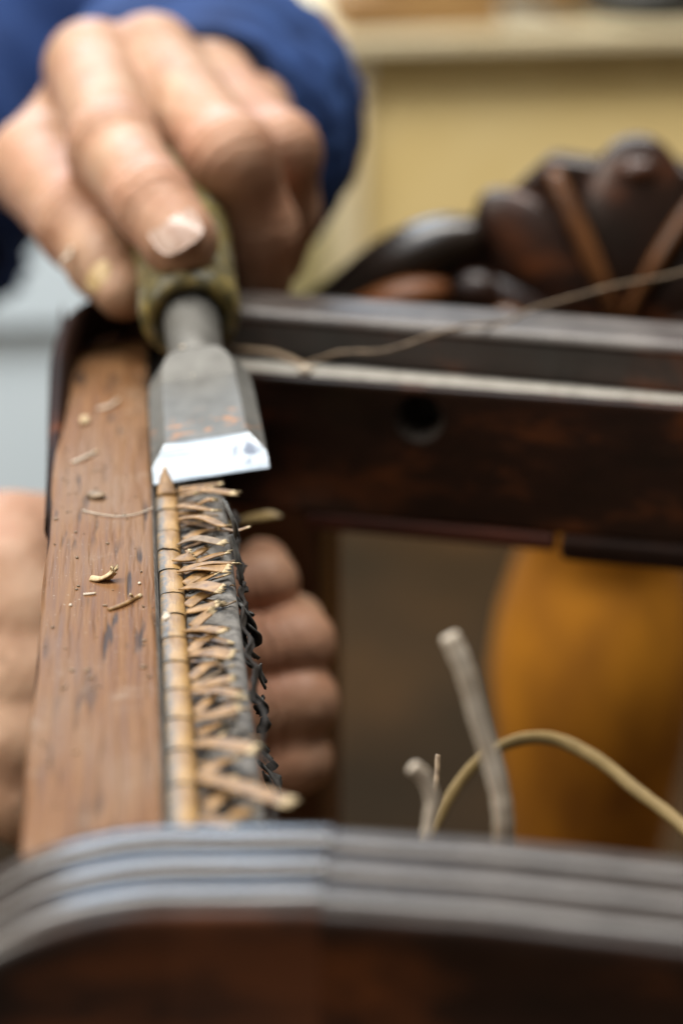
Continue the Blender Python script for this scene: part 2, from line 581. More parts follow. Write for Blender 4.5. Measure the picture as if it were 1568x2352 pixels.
# cream chest right
cx = empty('cream_chest', (480, 1500, FLOOR), 'cream painted panelled chest standing out of focus behind the carved crest', 'chest')
A0, A1 = V((144, 1474)), V((1046, 1520))
def zq(z):
    return 149 - (149 - z) * 1.09
e_ = unit(A1 - A0); n_ = V((-e_[1], e_[0]))
def chest_piece(name, s0, s1, d0, d1, z0, z1, m, bev=3, par=None):
    p = [A0 + e_ * s + n_ * d for s, d in ((s0, d0), (s1, d0), (s1, d1), (s0, d1))]
    v, f = prism([tuple(q) for q in p], z0, z1)
    return build(name, v, f, m, par or cx, False, bevel=bev)
L_ = float(np.linalg.norm(A1 - A0))
chest_piece('top_board', -14, L_ + 14, -14, 420, -89, -75, M['cream_edge'], 4)
chest_piece('panel', 24, L_ - 24, 12, 22, FLOOR + 40, -118, M['cream'], 0)
chest_piece('stile', 0, 24.5, 0, 24, FLOOR, -89.3, M['cream_edge'])
chest_piece('stile', L_ - 24.5, L_, 0, 24, FLOOR, -89.3, M['cream_edge'])
chest_piece('frame_rail', 25, L_ - 25, 1, 24, FLOOR, FLOOR + 42, M['cream'])
chest_piece('side_panel', 1, 14, 26, 400, FLOOR, -89.3, M['cream'])
chest_piece('moulding', 26, L_ - 26, 3, 11, -117, -89.5, simple('shaded_cream', (0.50, 0.37, 0.15), (0.60, 0.46, 0.20), 12, 0.6), 4)  # darker cream paints in the shaded groove below the top board
# things lying on the chest
def on_chest(s, d, z):
    q = A0 + e_ * s + n_ * d
    return (q[0], q[1], z)
CT = -75.0
plank = [on_chest(4, -13, 0), on_chest(126, -10, 0), on_chest(140, 90, 0), on_chest(6, 80, 0)]
v, f = prism([p[:2] for p in plank], CT + 0.3, CT + 26)
o = build('timber_offcut', v, f, M['plank'], None, False, bevel=3)
tag(o, 'pale brown timber offcut lying on the left end of the cream chest', 'wood')
v, f = tube(catmull([on_chest(40, 40, CT + 40), on_chest(110, 24, CT + 38), on_chest(160, 10, CT + 24), on_chest(185, 30, CT + 13)], 6), 12.5, 14)
o = build('bent_wood_piece', v, f, M['plank'])
tag(o, 'curved brown wooden piece beside the offcut on the cream chest', 'wood')
c0 = on_chest(255, 50, CT + 0.3)
prof = [(10, 0), (52, 0), (60, 5), (62, 16), (58, 28), (44, 38), (24, 44), (8, 45)]
v, f = lathe([(r, c0[2] + z) for r, z in prof], c0)
o = build('iron_pan', v, f, M['black_iron'])
tag(o, 'dark round metal object on top of the cream chest, cut by the frame', 'pan')

r = random.Random(31)
bv, bf = [], []
for k in range(70):
    s0 = r.uniform(10, 120); d0 = r.uniform(-6, 60); L = r.uniform(60, 130); z0 = CT + 26 + r.uniform(0, 24)
    if s0 > 105: z0 -= 20
    p = [on_chest(s0, d0, z0), on_chest(s0 + L * .5, d0 + r.uniform(-14, 14), z0 + r.uniform(-2, 12)), on_chest(s0 + L, d0 + r.uniform(-20, 20), max(CT + 2, z0 - r.uniform(0, 30)))]
    v, f, _ = ribbon(p, r.uniform(2, 5), 0.8, n=4, cols=3, ragged=1, camber=.2, twist=r.uniform(-1, 1), rnd=r)
    bf += [tuple(q + len(bv) for q in t) for t in f]
    bv += v
o = build('straw_bundle', bv, bf, simple('dry_straw', (0.30, 0.17, 0.05), (0.58, 0.40, 0.16), 60, 0.7))
tag(o, 'loose straw-coloured bundle of cane heaped on the cream chest', 'cane bundle')

# amber turned leg of other furniture, seen through the frame
tb = (162.8,651.5,-193.4)
prof_px = [(62, -450), (24, -440), (22, -320), (26, -300), (29, -270), (37, -215), (39.5, -190), (37, -165), (32, -147), (28, -138), (29, -128), (31, -118), (27, -112), (22, -95), (24, -80), (33, -72), (33, -45), (10, -42)]
v, f = lathe([(r, z) for r, z in prof_px], tb, 48)
o = build('turned_baluster', v, f, M['amber'], origin=(tb[0], tb[1], FLOOR))
tag(o, 'amber orange bulbous turned wooden post standing blurred beyond the frame opening', 'post')

# ================================================================== CHAIR FRAME
chair = empty('chair', (40, 340, FLOOR), 'dark stained wooden chair frame with its old woven cane being cut out', 'chair')
# --- side rail: lofted profile, brown scraped top, dirty rebate on the inside
Ys = np.linspace(226, 497, 120)
vv, ff, fm = [], [], []
prev = None
for i, y in enumerate(Ys):
    s = min(max((y - 345) / 105, 0), 1); s = s * s * (3 - 2 * s)
    xo = -21.5 - 1.6 * s
    xi = -20.9 + 0.3 * math.sin(y * 0.11) + 0.25 * noise.noise((y * 0.07, 1, 2))
    lift = 5.0 * max(0, (y - 440) / 50) ** 2
    j = 0.12 * noise.noise((y * 0.15, 5, 0))
    pr = [(xo + 2, -38), (xo, -34), (xo, -8), (xo + 0.15, -3.4 + lift * .5), (xo + 0.5 + s * 0.5, -1.3 + lift), ((xo + xi) / 2 + 0.2, -0.35 + lift * 0.7),
          (xi, -0.05), (xi + 1.2, 0.02), (-14, 0.05 + j), (-7, 0.03 - j), (-1.6, 0.0), (-0.75, -0.12), (-0.45 + j, -0.9), (-0.1 + j, -2.7),
          (4.7, -2.7), (4.9, -2.25 + j), (9, -2.2 - j), (13.0, -2.3 + j), (14.0, -2.9), (14.4, -4.2), (14.5, -9), (14.5, -34), (12, -38)]
    vv += [(x, y, z) for x, z in pr]
npf = len(pr)
ff = grid_faces(len(Ys), npf)
mi = [1, 1, 1, 1, 1, 1, 0, 0, 0, 0, 0, 2, 2, 3, 2, 2, 2, 2, 2, 1, 1, 1]
fm = [mi[k] for _ in range(len(Ys) - 1) for k in range(npf - 1)]
ff += [(i * npf + npf - 1, i * npf, (i + 1) * npf, (i + 1) * npf + npf - 1) for i in range(len(Ys) - 1)]
fm += [1] * (len(Ys) - 1)
rail = build('side_rail', vv, [t[::-1] for t in ff], [M['worn'], m_dark_wood('dull_red_brown', 0.50, 0.0, 0.65, 0.12), M['grime'], M['gap']], chair, True, fm)
rail['label'] = 'brown scraped side rail with a grey dirty rebate'

# --- far rail: lower block with inner face and ledge, raised moulding above
def yin(x): return 464.7 - 0.346 * x            # inner face of the far rail
def yri(x): return 477.0 - 0.385 * x            # foot of the raised moulding
xa, xb = 14.8, 260
bot = [(xa, yin(xa)), (xb, yin(xb)), (xb, yri(xb) + 22), (xa, yri(xa) + 22)]
v, f = prism(bot, -38, -2.0)
far = build('far_rail', v, f, M['dark'], chair, False, bevel=1.6)
far['label'] = 'dark far rail with a round dowel hole in its inner face'
# dowel hole: boolean-free, a real recess cut with a modifier
hx = 64.0
hd = unit((-(-0.346), 1, 0)); hd = unit((0.346, 1, 0))
hc = V((hx, yin(hx), -10.5))
cv, cf = tube([hc - hd * 1.5, hc + hd * 0.1, hc + hd * 1.9, hc + hd * 2.2, hc + hd * 16], [7.0, 6.1, 5.2, 5.0, 5.0], 40, (0, 0, 1))
cut = build('hole_cutter', cv, [q[::-1] for q in cf], simple('pale_hole_lining', (0.03, 0.024, 0.02), (0.075, 0.06, 0.05), 200, 0.3), smooth=False)  # hole lining coloured paler than the rail, to lift its lit lower lip
mod = far.modifiers.new('hole', 'BOOLEAN')
mod.operation = 'DIFFERENCE'
mod.object = cut
mod.solver = 'EXACT'
mod.material_mode = 'TRANSFER'
bpy.context.view_layer.update()
dg = bpy.context.evaluated_depsgraph_get()
newme = bpy.data.meshes.new_from_object(far.evaluated_get(dg))
far.modifiers.clear()
far.data = newme
bpy.data.objects.remove(cut)
# dusty pale ledge skin on the rebate of the far rail
nl = 60
lv = []
for i in range(nl):
    x = 15.2 + (xb - 16) * i / (nl - 1)
    wob = 0.6 * noise.noise((x * 0.12, 0, 9))
    for q in (0.06, 0.35, 0.7, 1.0):
        y = yin(x) + 0.9 + wob * (1 - q) + (yri(x) - yin(x) - 1.1) * q
        lv.append((x, y, -1.85 + 0.12 * noise.noise((x * 0.3, q * 4, 2))))
build('dust_layer', lv, [t[::-1] for t in grid_faces(nl, 4)], M['ledge_dust'], chair)['label'] = 'pale dust along the rebate of the far rail'
# raised moulding following the rounded far-left corner
poly = [(-6.5, 481.0)] + [(x, yri(x)) for x in np.linspace(-3, xb, 26)] + [(x, yri(x) + 17.5 + 0.5 * math.sin(x * .02)) for x in np.linspace(xb, 8, 24)] + [(3, 491.5), (-3, 488.5), (-7, 484.5)]
def loft_z(poly, prof):
    """stack inset copies of a plan outline: prof = [(inset, z)]"""
    p = np.array(poly); n = len(p)
    e = np.roll(p, -1, 0) - np.roll(p, 1, 0)
    nn = np.stack([e[:, 1], -e[:, 0]], 1); nn /= np.linalg.norm(nn, axis=1)[:, None]
    v = []
    for ins, z in prof:
        q = p - nn * ins
        v += [(x, y, z) for x, y in q]
    f = grid_faces(len(prof), n, True)
    f.append(tuple(range(n))[::-1]); f.append(tuple(range((len(prof) - 1) * n, len(prof) * n)))
    return v, f
v, f = loft_z(poly, [(0.4, -2.4), (0, -1), (0, 6.2), (-0.9, 7.2), (-1.1, 8.6), (-0.3, 9.9), (1.2, 10.8), (3.2, 11.2), (5.6, 11.0)])
fz = [1 if np.mean([v[k][2] for k in q]) > 9.2 else 0 for q in f]
mo = build('moulding', v, f, [M['dark'], M['dark_sheen']], chair, True, fz)
mo['label'] = 'raised moulding along the far rail with a painted grey sheen'
# corner swelling where the rail's outer lip climbs to the moulding
v, f = tube(catmull([(-21.0, 368, -4.6), (-21.3, 405, -3.4), (-21.4, 432, -0.6), (-20.8, 455, 3.2), (-17.2, 472, 5.4), (-9, 481.8, 6.0), (6, 482.5, 6.0)], 8), [1.5 + 1.2 * min(1, k / 24) for k in range(49)], 20, squash=2.0)
M['dark_matt'] = m_dark_wood('dull_dark_wood', 0.62, 0.0, 0.6, 0.12)
build('corner_lip', v, f, M['dark_matt'], chair)
# chair leg below the far-left corner
v, f = prism([(6, 464), (40.5, 453), (50, 486), (16, 496)], FLOOR, -36)
build('leg', v, f, simple('orange_brown_wood', (0.07, 0.026, 0.008), (0.17, 0.065, 0.016), 30, 0.55, 0.2, (1, 1, 0.2)), chair, False, bevel=3)
v, f = prism([(37, 451.2), (96, 430.5), (97.5, 434.5), (38.5, 455)], -42, -37.8)
build('corner_block', v, f, M['raw_red'], chair, False, bevel=1)
v, f = prism([(97, 429), (250, 377), (253, 386), (100, 438)], -44, -37.5)
build('under_rail', v, f, M['dark_matt'], chair, False, bevel=2)

# --- near rail: three reeds along the top, in two joined pieces; the left one rolls down at the corner
def near_path(x):
    xs = [-60, -30, -15, 0, 20, 42, 65, 110, 160, 240]
    ys = [219.3, 219.3, 219.3, 219.2, 217.3, 212.2, 205.0, 189, 171, 142]
    return np.interp(x, xs, ys)
def near_piece(name, xs, drop, mats, base=10.0):
    prof = [(-10.4, -60), (-10.4, -4.5), (-10.3, -2.0), (-9.8, -0.9)]
    for k in range(3):
        c = -6.75 + 6.6 * k
        for a in np.linspace(math.pi, 0, 9):
            prof.append((c + 2.75 * math.cos(a), -0.9 + 1.6 * math.sin(a) ** 0.7))
        prof += [(c + 2.95, -2.3), (c + 3.3, -2.5), (c + 3.6, -2.3)] if k < 2 else []
    prof += [(10.2, -2.0), (10.4, -4), (10.4, -60)]
    v = []
    for x in xs:
        y = near_path(x)
        dy = (near_path(x + 1) - near_path(x - 1)) / 2
        t = unit((1, dy)); nrm = V((-t[1], t[0]))
        dz = drop(x)
        for a, z in prof:
            q = V((x, y)) + nrm * a
            v.append((q[0], q[1], base + z + dz + 0.12 * noise.noise((x * 0.08, a * 0.3, 4))))
    f = grid_faces(len(xs), len(prof))
    n = len(prof)
    mi = []
    for i in range(len(xs) - 1):
        for k in range(n - 1):
            mi.append(0 if k < 3 or k > n - 4 or np.mean([prof[k][1], prof[k + 1][1]]) < -1.2 else 1)
    m_ = len(v)
    v += v[:n] + v[(len(xs) - 1) * n:len(xs) * n]
    f.append(tuple(range(m_, m_ + n))); mi.append(0)
    f.append(tuple(range(m_ + n, m_ + 2 * n))[::-1]); mi.append(0)
    f += [(i * n + n - 1, (i + 1) * n + n - 1, (i + 1) * n, i * n) for i in range(len(xs) - 1)]; mi += [0] * (len(xs) - 1)
    return build(name, v, [q[::-1] for q in f], mats, chair, True, mi)
def drop_l(x):
    d = max(0.0, -2 - x)
    return -(42 - math.sqrt(42 ** 2 - d ** 2))
M['reed_a'] = simple('rubbed_dark_polish', (0.03, 0.022, 0.019), (0.06, 0.05, 0.045), 130, 0.2, 0.05, Specular_IOR_Level=0.8)
M['reed_b'] = simple('dulled_dark_polish', (0.034, 0.026, 0.022), (0.075, 0.062, 0.054), 130, 0.3, 0.05, Specular_IOR_Level=0.55)
M['front_red'] = m_dark_wood('red_brown_front', 0.44, 0.0, 0.6)
near_piece('near_corner', list(np.linspace(-35, 20.45, 60)), drop_l, [M['front_red'], M['reed_a']])['label'] = 'polished near corner piece with three reeds'
near_piece('near_rail', list(np.linspace(20.6, 240, 50)), lambda x: -0.55, [M['dark'], M['reed_b']])['label'] = 'dusty near rail with three reeds'
v, f = prism([(-30, 209.5), (10, 209.5), (10, 229), (-30, 229)], FLOOR, -52)
build('leg', v, f, M['dark_red'], chair, False, bevel=3)

# --- carved crest beyond the far rail
crest_c = (143.5,563.0,-31.2)
def crest_pt(u, w, d=0.0):
    """u to the right, w up, d towards the viewer, in the plane of the carving"""
    return V(crest_c) + (V((0.95, -0.31, 0)) * u + V((0.05, 0.17, 0.98)) * w + V((-0.31, -0.95, 0.1)) * d) * 1.17
cp = [(-82, -6), (-78, 6), (-70, 14), (-60, 20), (-48, 27), (-38, 33), (-30, 42), (-22, 50), (-10, 49), (0, 51), (12, 49), (24, 44), (34, 38), (48, 30), (64, 22), (90, 12), (90, -6)]
n = len(cp)
v = [crest_pt(a, b - 3, 0) for a, b in cp] + [crest_pt(a, b - 3, -16) for a, b in cp]
f = [tuple(range(n))[::-1], tuple(range(n, 2 * n))] + [(i, (i + 1) % n, n + (i + 1) % n, n + i) for i in range(n)]
crest = build('carved_crest', v, f, M['dark'], chair, False, bevel=2)
crest['label'] = 'dark carved shell crest beyond the far rail'
def crest_part(name, v, f, m):
    o = build(name, v, f, m, crest)
    return o
U, W, DD = 1.17 * V((0.95, -0.31, 0)), 1.17 * V((0.05, 0.17, 0.98)), 1.17 * V((-0.31, -0.95, 0.1))
for ang, ln, wd in ((2, 25.5, 15), (-46, 25, 12), (46, 25, 12), (-76, 22, 9), (76, 22, 9)):
    a = math.radians(ang)
    ax = U * math.sin(a) + W * math.cos(a)
    sd = U * math.cos(a) - W * math.sin(a)
    c = crest_pt(0, 0, 2) + ax * (ln + 3)
    v, f = ellipsoid(c, sd * wd, DD * 5, ax * ln)
    crest_part('shell_lobe', v, f, M['dark'])
M['rib'] = simple('rubbed_brown_rib', (0.05, 0.020, 0.008), (0.19, 0.075, 0.025), 60, 0.3)
for ang, ln in ((-27, 45), (28, 45)):
    a = math.radians(ang)
    ax = U * math.sin(a) + W * math.cos(a)
    sw = math.copysign(1, ang)
    p = [crest_pt(0, 4, 6) + ax * ln * q + U * sw * 4 * (q * q - q * 1.1) + DD * (3 * math.sin(q * 3) - 2.5 * q * q) for q in np.linspace(0.08, 1, 14)]
    v, f = tube(p, [1.2 + 2.0 * math.sin(q * 2.5) for q in np.linspace(0.05, 1, 14)], 12, DD)
    crest_part('shell_rib', v, f, M['rib'])
p = catmull([crest_pt(-84, 2, 4), crest_pt(-72, 8, 7), crest_pt(-60, 17, 8), crest_pt(-48, 24, 7), crest_pt(-38, 27, 5)], 6)
v, f = tube(p, [3.5 + 6.5 * math.sin(math.pi * (k + 3) / 30) for k in range(len(p))], 14, DD)
crest_part('scroll', v, f, simple('polished_black_brown', (0.012, 0.008, 0.006), (0.03, 0.018, 0.012), 60, 0.3, Specular_IOR_Level=1.0))
p = catmull([crest_pt(-76, 2, 12), crest_pt(-64, 7, 16), crest_pt(-54, 11, 15), crest_pt(-45, 13, 11)], 6)
v, f = tube(p, [2 + 4.2 * math.sin(math.pi * (k + 1) / 21) for k in range(len(p))], 14, DD)
crest_part('scroll', v, f, simple('orange_worn_carving', (0.13, 0.038, 0.008), (0.24, 0.085, 0.022), 60, 0.45))
for (a, b, r) in ((-39, 12, 6), (-30, 4, 5)):
    v, f = ellipsoid(crest_pt(a, b, 7), U * r * 1.3, DD * r * .8, W * r)
    crest_part('carved_boss', v, f, M['rib'] if r == 5 else M['dark'])
v, f = ellipsoid(crest_pt(2, 45, 3), U * 6, DD * 5, W * 4)
crest_part('carved_boss', v, f, M['dark'])

# --- cane spline in the groove, one piece per crack
joints = [374.0, 365.8, 355.0, 345.5, 336.4, 325.8, 316.9, 307.5, 297.9, 287.7, 277.6, 267.5, 257.0, 244.5, 232.0]
spline = None
def bead_piece(y1, y0, sl1, sl0, tip=False):
    cx_, wd, ht, base = 2.35, 4.6, 2.6, -2.62
    ny, na = 9, 13
    v = []
    y0 += 0.28; y1 -= 0.28
    rx = random.uniform(-0.12, 0.12); rz = random.uniform(-0.15, 0.15); tl = random.uniform(-0.1, 0.1)
    for i in range(ny):
        q = i / (ny - 1)
        swell = 1 - 0.10 * (abs(2 * q - 1) ** 6)
        for j in range(na):
            a = math.pi * (1 - j / (na - 1))
            lx = wd / 2 * math.cos(a) * (0.97 + 0.03 * swell)
            lz = ht * abs(math.sin(a)) ** 0.32 * swell
            yy = y0 + (y1 - y0) * q
            yy += (sl0 * (1 - q) + sl1 * q) * lx
            v.append((cx_ + lx + rx + tl * (q - .5), yy, base + lz + rz * (lz / ht) + 0.15 * noise.noise((lx, yy * 0.4, 3))))
    f = grid_faces(ny, na)
    f.append(tuple(range(na))); f.append(tuple(range((ny - 1) * na, ny * na))[::-1])
    return v, [q[::-1] for q in f]
slants = [random.uniform(-0.10, 0.10) for _ in joints]
slants[3] = -0.28; slants[4] = -0.10; slants[1] = 0.12
for k in range(len(joints) - 1):
    v, f = bead_piece(joints[k], joints[k + 1], slants[k], slants[k + 1])
    o = build('cane_spline', v, f, M['bead'], chair, True, origin=None)
    # own origin on the bead's axis so that the grime side stays on the rail side
    off = V((2.35, (joints[k] + joints[k + 1]) / 2, 0))
    me = o.data
    me.transform(Matrix.Translation(-Vector(off * S)))
    o.location = Vector(off * S)
# split sliver of the spline riding up over the chisel edge
v, f, fm = ribbon([(2.3, 372.5, 0.2), (2.2, 376.0, 1.3), (2.1, 378.0, 2.4), (2.2, 379.6, 3.2)], 4.0, 0.6, taper=0.72, ragged=0.7, camber=0.4, cols=9, twist=0.25)
build('cane_spline', v, f, [M['cane'], M['cane_cut']], chair, True, fm)['label'] = 'split tip of the cane spline over the chisel'

# --- cut cane strips poking out over the rebate
strips = [
 ([(4.8,374.5,0.6), (8.9,373.8,1.0), (13.6,373.3,1.2)], 1.2), ([(4.8,374.3,0.3), (9.7,372.0,0.9), (16.3,368.0,1.0)], 2.0),
 ([(4.8,372.3,0.0), (6.5,371.3,0.3), (8.1,370.9,0.3)], 1.6), ([(8.1,364.0,1.0), (10.3,363.2,2.2), (11.6,362.9,1.8)], 2.0),
 ([(4.8,366.1,0.3), (8.0,361.7,1.2), (12.1,357.9,1.4)], 3.0), ([(4.6,364.4,-0.6), (6.7,362.9,-0.4), (8.9,362.8,-0.6)], 2.0),
 ([(5.0,359.6,0.3), (8.9,355.0,1.9), (12.3,349.1,2.2), (13.8,348.6,1.8)], 3.2), ([(12.2,350.3,1.6), (15.3,349.2,1.2), (17.7,349.0,1.6)], 1.1),
 ([(5.4,351.1,-0.8), (9.0,353.0,-0.2), (12.2,352.8,0.2)], 2.0), ([(4.3,347.5,0.2), (7.7,345.3,1.6), (12.6,341.5,1.6)], 3.0),
 ([(6.5,342.9,-0.8), (8.2,343.6,-0.4), (9.6,344.1,-0.2)], 2.0), ([(3.9,340.1,0.4), (5.3,339.0,0.7), (6.6,339.5,0.3)], 4.4),
 ([(7.2,339.7,-0.5), (10.6,339.4,0.4), (13.2,338.7,0.9)], 2.4), ([(5.4,334.3,0.6), (9.5,332.9,1.8), (14.6,331.5,1.8)], 2.3),
 ([(4.1,334.6,0.3), (8.3,332.2,1.5), (12.9,329.7,1.4)], 3.0), ([(4.6,329.7,-0.6), (7.2,331.4,-0.2), (9.1,332.3,0.1)], 2.4),
 ([(5.9,330.1,-0.7), (8.6,330.5,-0.2), (10.8,330.2,0.6)], 2.4), ([(4.6,327.2,0.1), (7.8,324.0,1.4), (11.2,320.8,1.5)], 3.4),
 ([(4.8,320.7,-0.9), (7.0,322.7,-0.5), (9.5,323.9,-0.3)], 2.4), ([(4.9,316.8,0.0), (7.6,315.8,0.6), (10.2,315.7,1.0)], 2.3),
 ([(5.5,312.0,-0.8), (7.3,313.3,-0.2), (9.1,314.0,0.5)], 2.3), ([(4.8,309.5,0.1), (7.7,306.3,1.2), (10.7,303.8,1.4)], 3.0),
 ([(4.8,301.7,-0.8), (6.8,304.2,-0.3), (9.4,305.1,0.2)], 2.3), ([(5.0,299.9,0.1), (8.3,296.7,1.4), (11.9,294.3,1.5)], 3.1),
 ([(4.5,291.7,-0.8), (7.2,294.7,-0.3), (9.8,295.0,0.1)], 2.3), ([(4.7,287.2,0.1), (8.4,286.4,1.0), (11.5,285.9,1.3)], 2.4),
 ([(4.8,286.3,0.0), (9.1,283.3,1.0), (12.4,280.5,1.1)], 2.8), ([(5.2,280.2,-0.9), (6.9,282.3,-0.5), (8.6,283.4,-0.2)], 2.0),
 ([(5.1,276.8,0.1), (8.7,275.1,1.3), (12.0,275.8,1.5)], 2.9), ([(5.2,272.8,-0.9), (7.2,273.5,-0.5), (8.9,274.4,-0.3)], 2.0),
 ([(4.9,268.9,0.1), (8.7,265.1,1.5), (13.6,261.0,1.8)], 3.3), ([(5.1,259.6,-0.8), (8.1,261.8,-0.2), (11.0,261.7,0.4)], 2.6),
 ([(5.1,258.3,0.1), (11.0,250.3,2.2), (17.6,243.7,2.6)], 3.4), ([(5.5,250.3,-0.9), (7.4,251.4,-0.5), (9.1,252.4,-0.3)], 2.3),
 ([(9.0,248.1,-0.6), (10.8,247.5,-0.4), (12.4,246.8,-0.2)], 2.6), ([(4.9,246.9,0.0), (6.9,243.6,0.8), (9.4,241.3,1.0)], 2.8)]
for i, (p, w) in enumerate(strips):
    r = random.Random(100 + i)
    v, f, fm = ribbon([V(q_) + V((0, 0, 0.35 * k_)) for k_, q_ in enumerate(p)], w * 0.92, 0.26, ragged=1.0 if w > 1.5 else 0.4, n=6, cols=11, camber=r.uniform(-0.12, 0.22), twist=r.uniform(-0.45, 0.45), rnd=r)
    build('cane_strip', v, f, [M['cane'] if r.random() < 0.92 else M['cane_grey'], M['cane_cut']], chair, True, fm)
r = random.Random(21)
for k in range(len(joints) - 2):
    for e in range(3):
        y = joints[k] - r.uniform(0.5, 9); x0 = 4.6 + r.uniform(0, .4); L = r.uniform(4, 8.5); sl = r.choice((-1, 1)) * r.uniform(0.35, 0.75)
        z = -1.7 + r.uniform(0, .6)
        p = [(x0, y, z), (x0 + L * .5, y + sl * L * .5, z + r.uniform(0.1, .6)), (x0 + L, y + sl * L, z + r.uniform(-.2, .9))]
        v, f, fm = ribbon(p, r.uniform(0.7, 1.5), 0.22, ragged=0.6, n=4, cols=6, camber=.1, twist=r.uniform(-.5, .5), rnd=r)
        build('cane_strip', v, f, [r.choice((M['cane'], M['cane_grey'], M['cane_old'])), r.choice((M['cane_cut'], M['cane_grey']))], chair, True, fm)
# splinters and crumbs of old cane in the rebate
r = random.Random(5)
for i in range(46):
    y = r.uniform(236, 374); x = r.uniform(5.2, 13.2); a = r.uniform(-0.9, 0.9); L = r.uniform(0.8, 3.2)
    d = V((math.cos(a), math.sin(a), r.uniform(-.05, .15)))
    p0 = V((x, y, -2.1 + r.uniform(0, .3)))
    v, f, fm = ribbon([p0, p0 + d * L * .5 + V((0, 0, r.uniform(0, .4))), p0 + d * L], r.uniform(0.3, 0.8), 0.2, n=2, cols=3, ragged=.2, camber=.05, rnd=r)
    build('cane_splinter', v, f, [r.choice([M['cane_grey'], M['cane'], M['char']]), M['cane_grey']], chair, True, fm)
# blackened loops hanging on the inner side of the rail
loops = [
 ([(15.0,332.6,-4.9), (15.4,330.1,-5.7), (16.5,326.9,-5.3), (16.9,327.1,-7.4), (16.4,330.2,-10.5)], 5.0),
 ([(15.3,329.2,-7.9), (16.6,326.0,-7.4), (18.0,326.3,-8.9), (17.9,327.6,-11.2), (17.0,330.2,-13.1)], 4.0),
 ([(15.2,330.7,-9.5), (15.5,326.8,-10.9), (16.2,324.3,-11.6), (17.4,326.4,-14.0)], 2.4),
 ([(15.8,325.5,-14.2), (16.5,322.2,-13.9), (17.9,321.2,-13.6), (18.2,321.3,-15.6), (19.1,322.3,-18.3)], 2.6),
 ([(16.3,325.4,-16.8), (17.4,322.2,-16.3), (18.6,321.8,-17.0), (19.0,323.1,-19.1)], 2.0),
 ([(16.4,321.7,-20.5), (17.6,318.1,-18.3), (18.6,317.7,-19.0), (18.7,319.9,-21.8), (17.6,322.4,-23.7)], 3.4),
 ([(17.5,320.8,-22.4), (18.5,316.8,-21.4), (18.6,316.2,-22.7), (17.8,319.3,-25.9)], 3.2),
 ([(17.2,320.4,-26.0), (18.2,317.3,-25.4), (17.9,318.6,-27.7)], 2.2),
 ([(17.5,318.3,-28.3), (18.5,314.5,-26.8), (18.3,316.0,-28.6), (19.3,313.6,-28.7), (20.0,314.1,-30.2), (18.9,316.5,-32.5)], 2.6),
 ([(18.0,316.8,-32.0), (19.4,311.8,-30.6), (20.5,310.1,-31.8), (21.1,311.0,-34.6), (20.1,313.4,-37.0)], 4.2),
 ([(18.5,317.0,-33.8), (19.0,313.6,-34.3), (20.0,312.7,-36.0)], 2.4),
 ([(14.0,337.2,5.9), (14.9,335.8,2.8), (15.4,334.8,0.3), (15.8,334.6,-2.6)], 3.0),
 ([(13.2,345.4,9.6), (14.0,341.8,9.0), (14.7,340.0,7.4), (15.0,340.8,4.3)], 1.4)]
for i, (p, w) in enumerate(loops):
    if i in (4, 7):
        continue
    r = random.Random(40 + i)
    v, f, fm = ribbon(p, w * 0.75, 0.5, up=(0.75, 0.1, 0.66), ragged=1.0, n=6, cols=6, camber=-0.3, twist=r.uniform(-0.7, 0.8), rnd=r)
    build('blackened_cane_loop', v, f, [M['char'], M['char']], chair, True, fm)
r = random.Random(77)
fv, ff_ = [], []
for k in range(1):
    pts = []
    y = 372 - k * 3
    while y > 246:
        pts.append((15.0 + r.uniform(0, 1.9) + 0.5 * k, y, -3.2 - r.uniform(0, 2.6) - 1.6 * k))
        y -= r.uniform(3.5, 7.5)
    v, f, _ = ribbon(pts, 1.5, 0.5, up=(0.8, 0, 0.6), ragged=.5, n=4, cols=5, camber=-.2, twist=r.uniform(-.5, .5), rnd=r)
    v = [V(q) + 0.55 * V(noise.noise_vector(Vector(q) * 0.8)) for q in v]
    ff_ += [tuple(q + len(fv) for q in t) for t in f]
    fv += v
build('torn_fringe', fv, ff_, M['gap'], chair)['label'] = 'dark torn fringe along the inner edge of the rail'
# blurred strip beyond, under the far end of the rail
v, f, fm = ribbon([(14.0,376.1,-8.0), (20.5,406.4,-19.8), (26.9,417.3,-23.3)], 5.5, 0.6, ragged=.6)
build('cane_strip', v, f, [M['cane_golden'], M['cane_cut']], chair, True, fm)
# loose strands standing up behind the near rail
def strand(pts, rad, m, label, sq=0.55):
    p = catmull(pts, 10)
    L = len(p)
    p = p + np.array([V(noise.noise_vector(Vector(q) * 0.06)) for q in p]) * 0.8
    v, f = tube(p, [rad * (1 + 0.10 * noise.noise((k * .35, rad, 1))) * (0.8 if k in (0, L - 1) else 1) for k in range(L)], 10, (0.3, -1, 0.2), squash=sq)
    o = build('cane_strand', v, f, m, chair)
    o['label'] = label
strand([(49.1,246.2,-11.0), (48.8,246.9,-4.0), (48.1,248.9,3.1), (46.3,251.1,10.7), (44.5,253.1,17.7), (42.0,254.8,23.7)], 1.5, M['cane_pale'], 'tall bleached cane strand standing up behind the near rail')
strand([(38.4,251.5,-11.4), (39.2,253.4,-6.5), (39.3,254.5,-3.8), (38.2,254.9,-0.5), (36.4,254.8,1.5)], 1.15, M['cane_pale'], 'short pale stub of cane behind the near rail')
strand([(45.0,290.8,-30.3), (47.1,297.6,-26.6), (47.9,302.0,-23.5)], 0.6, M['cane_grey'], 'thin brown cane stub behind the near rail')
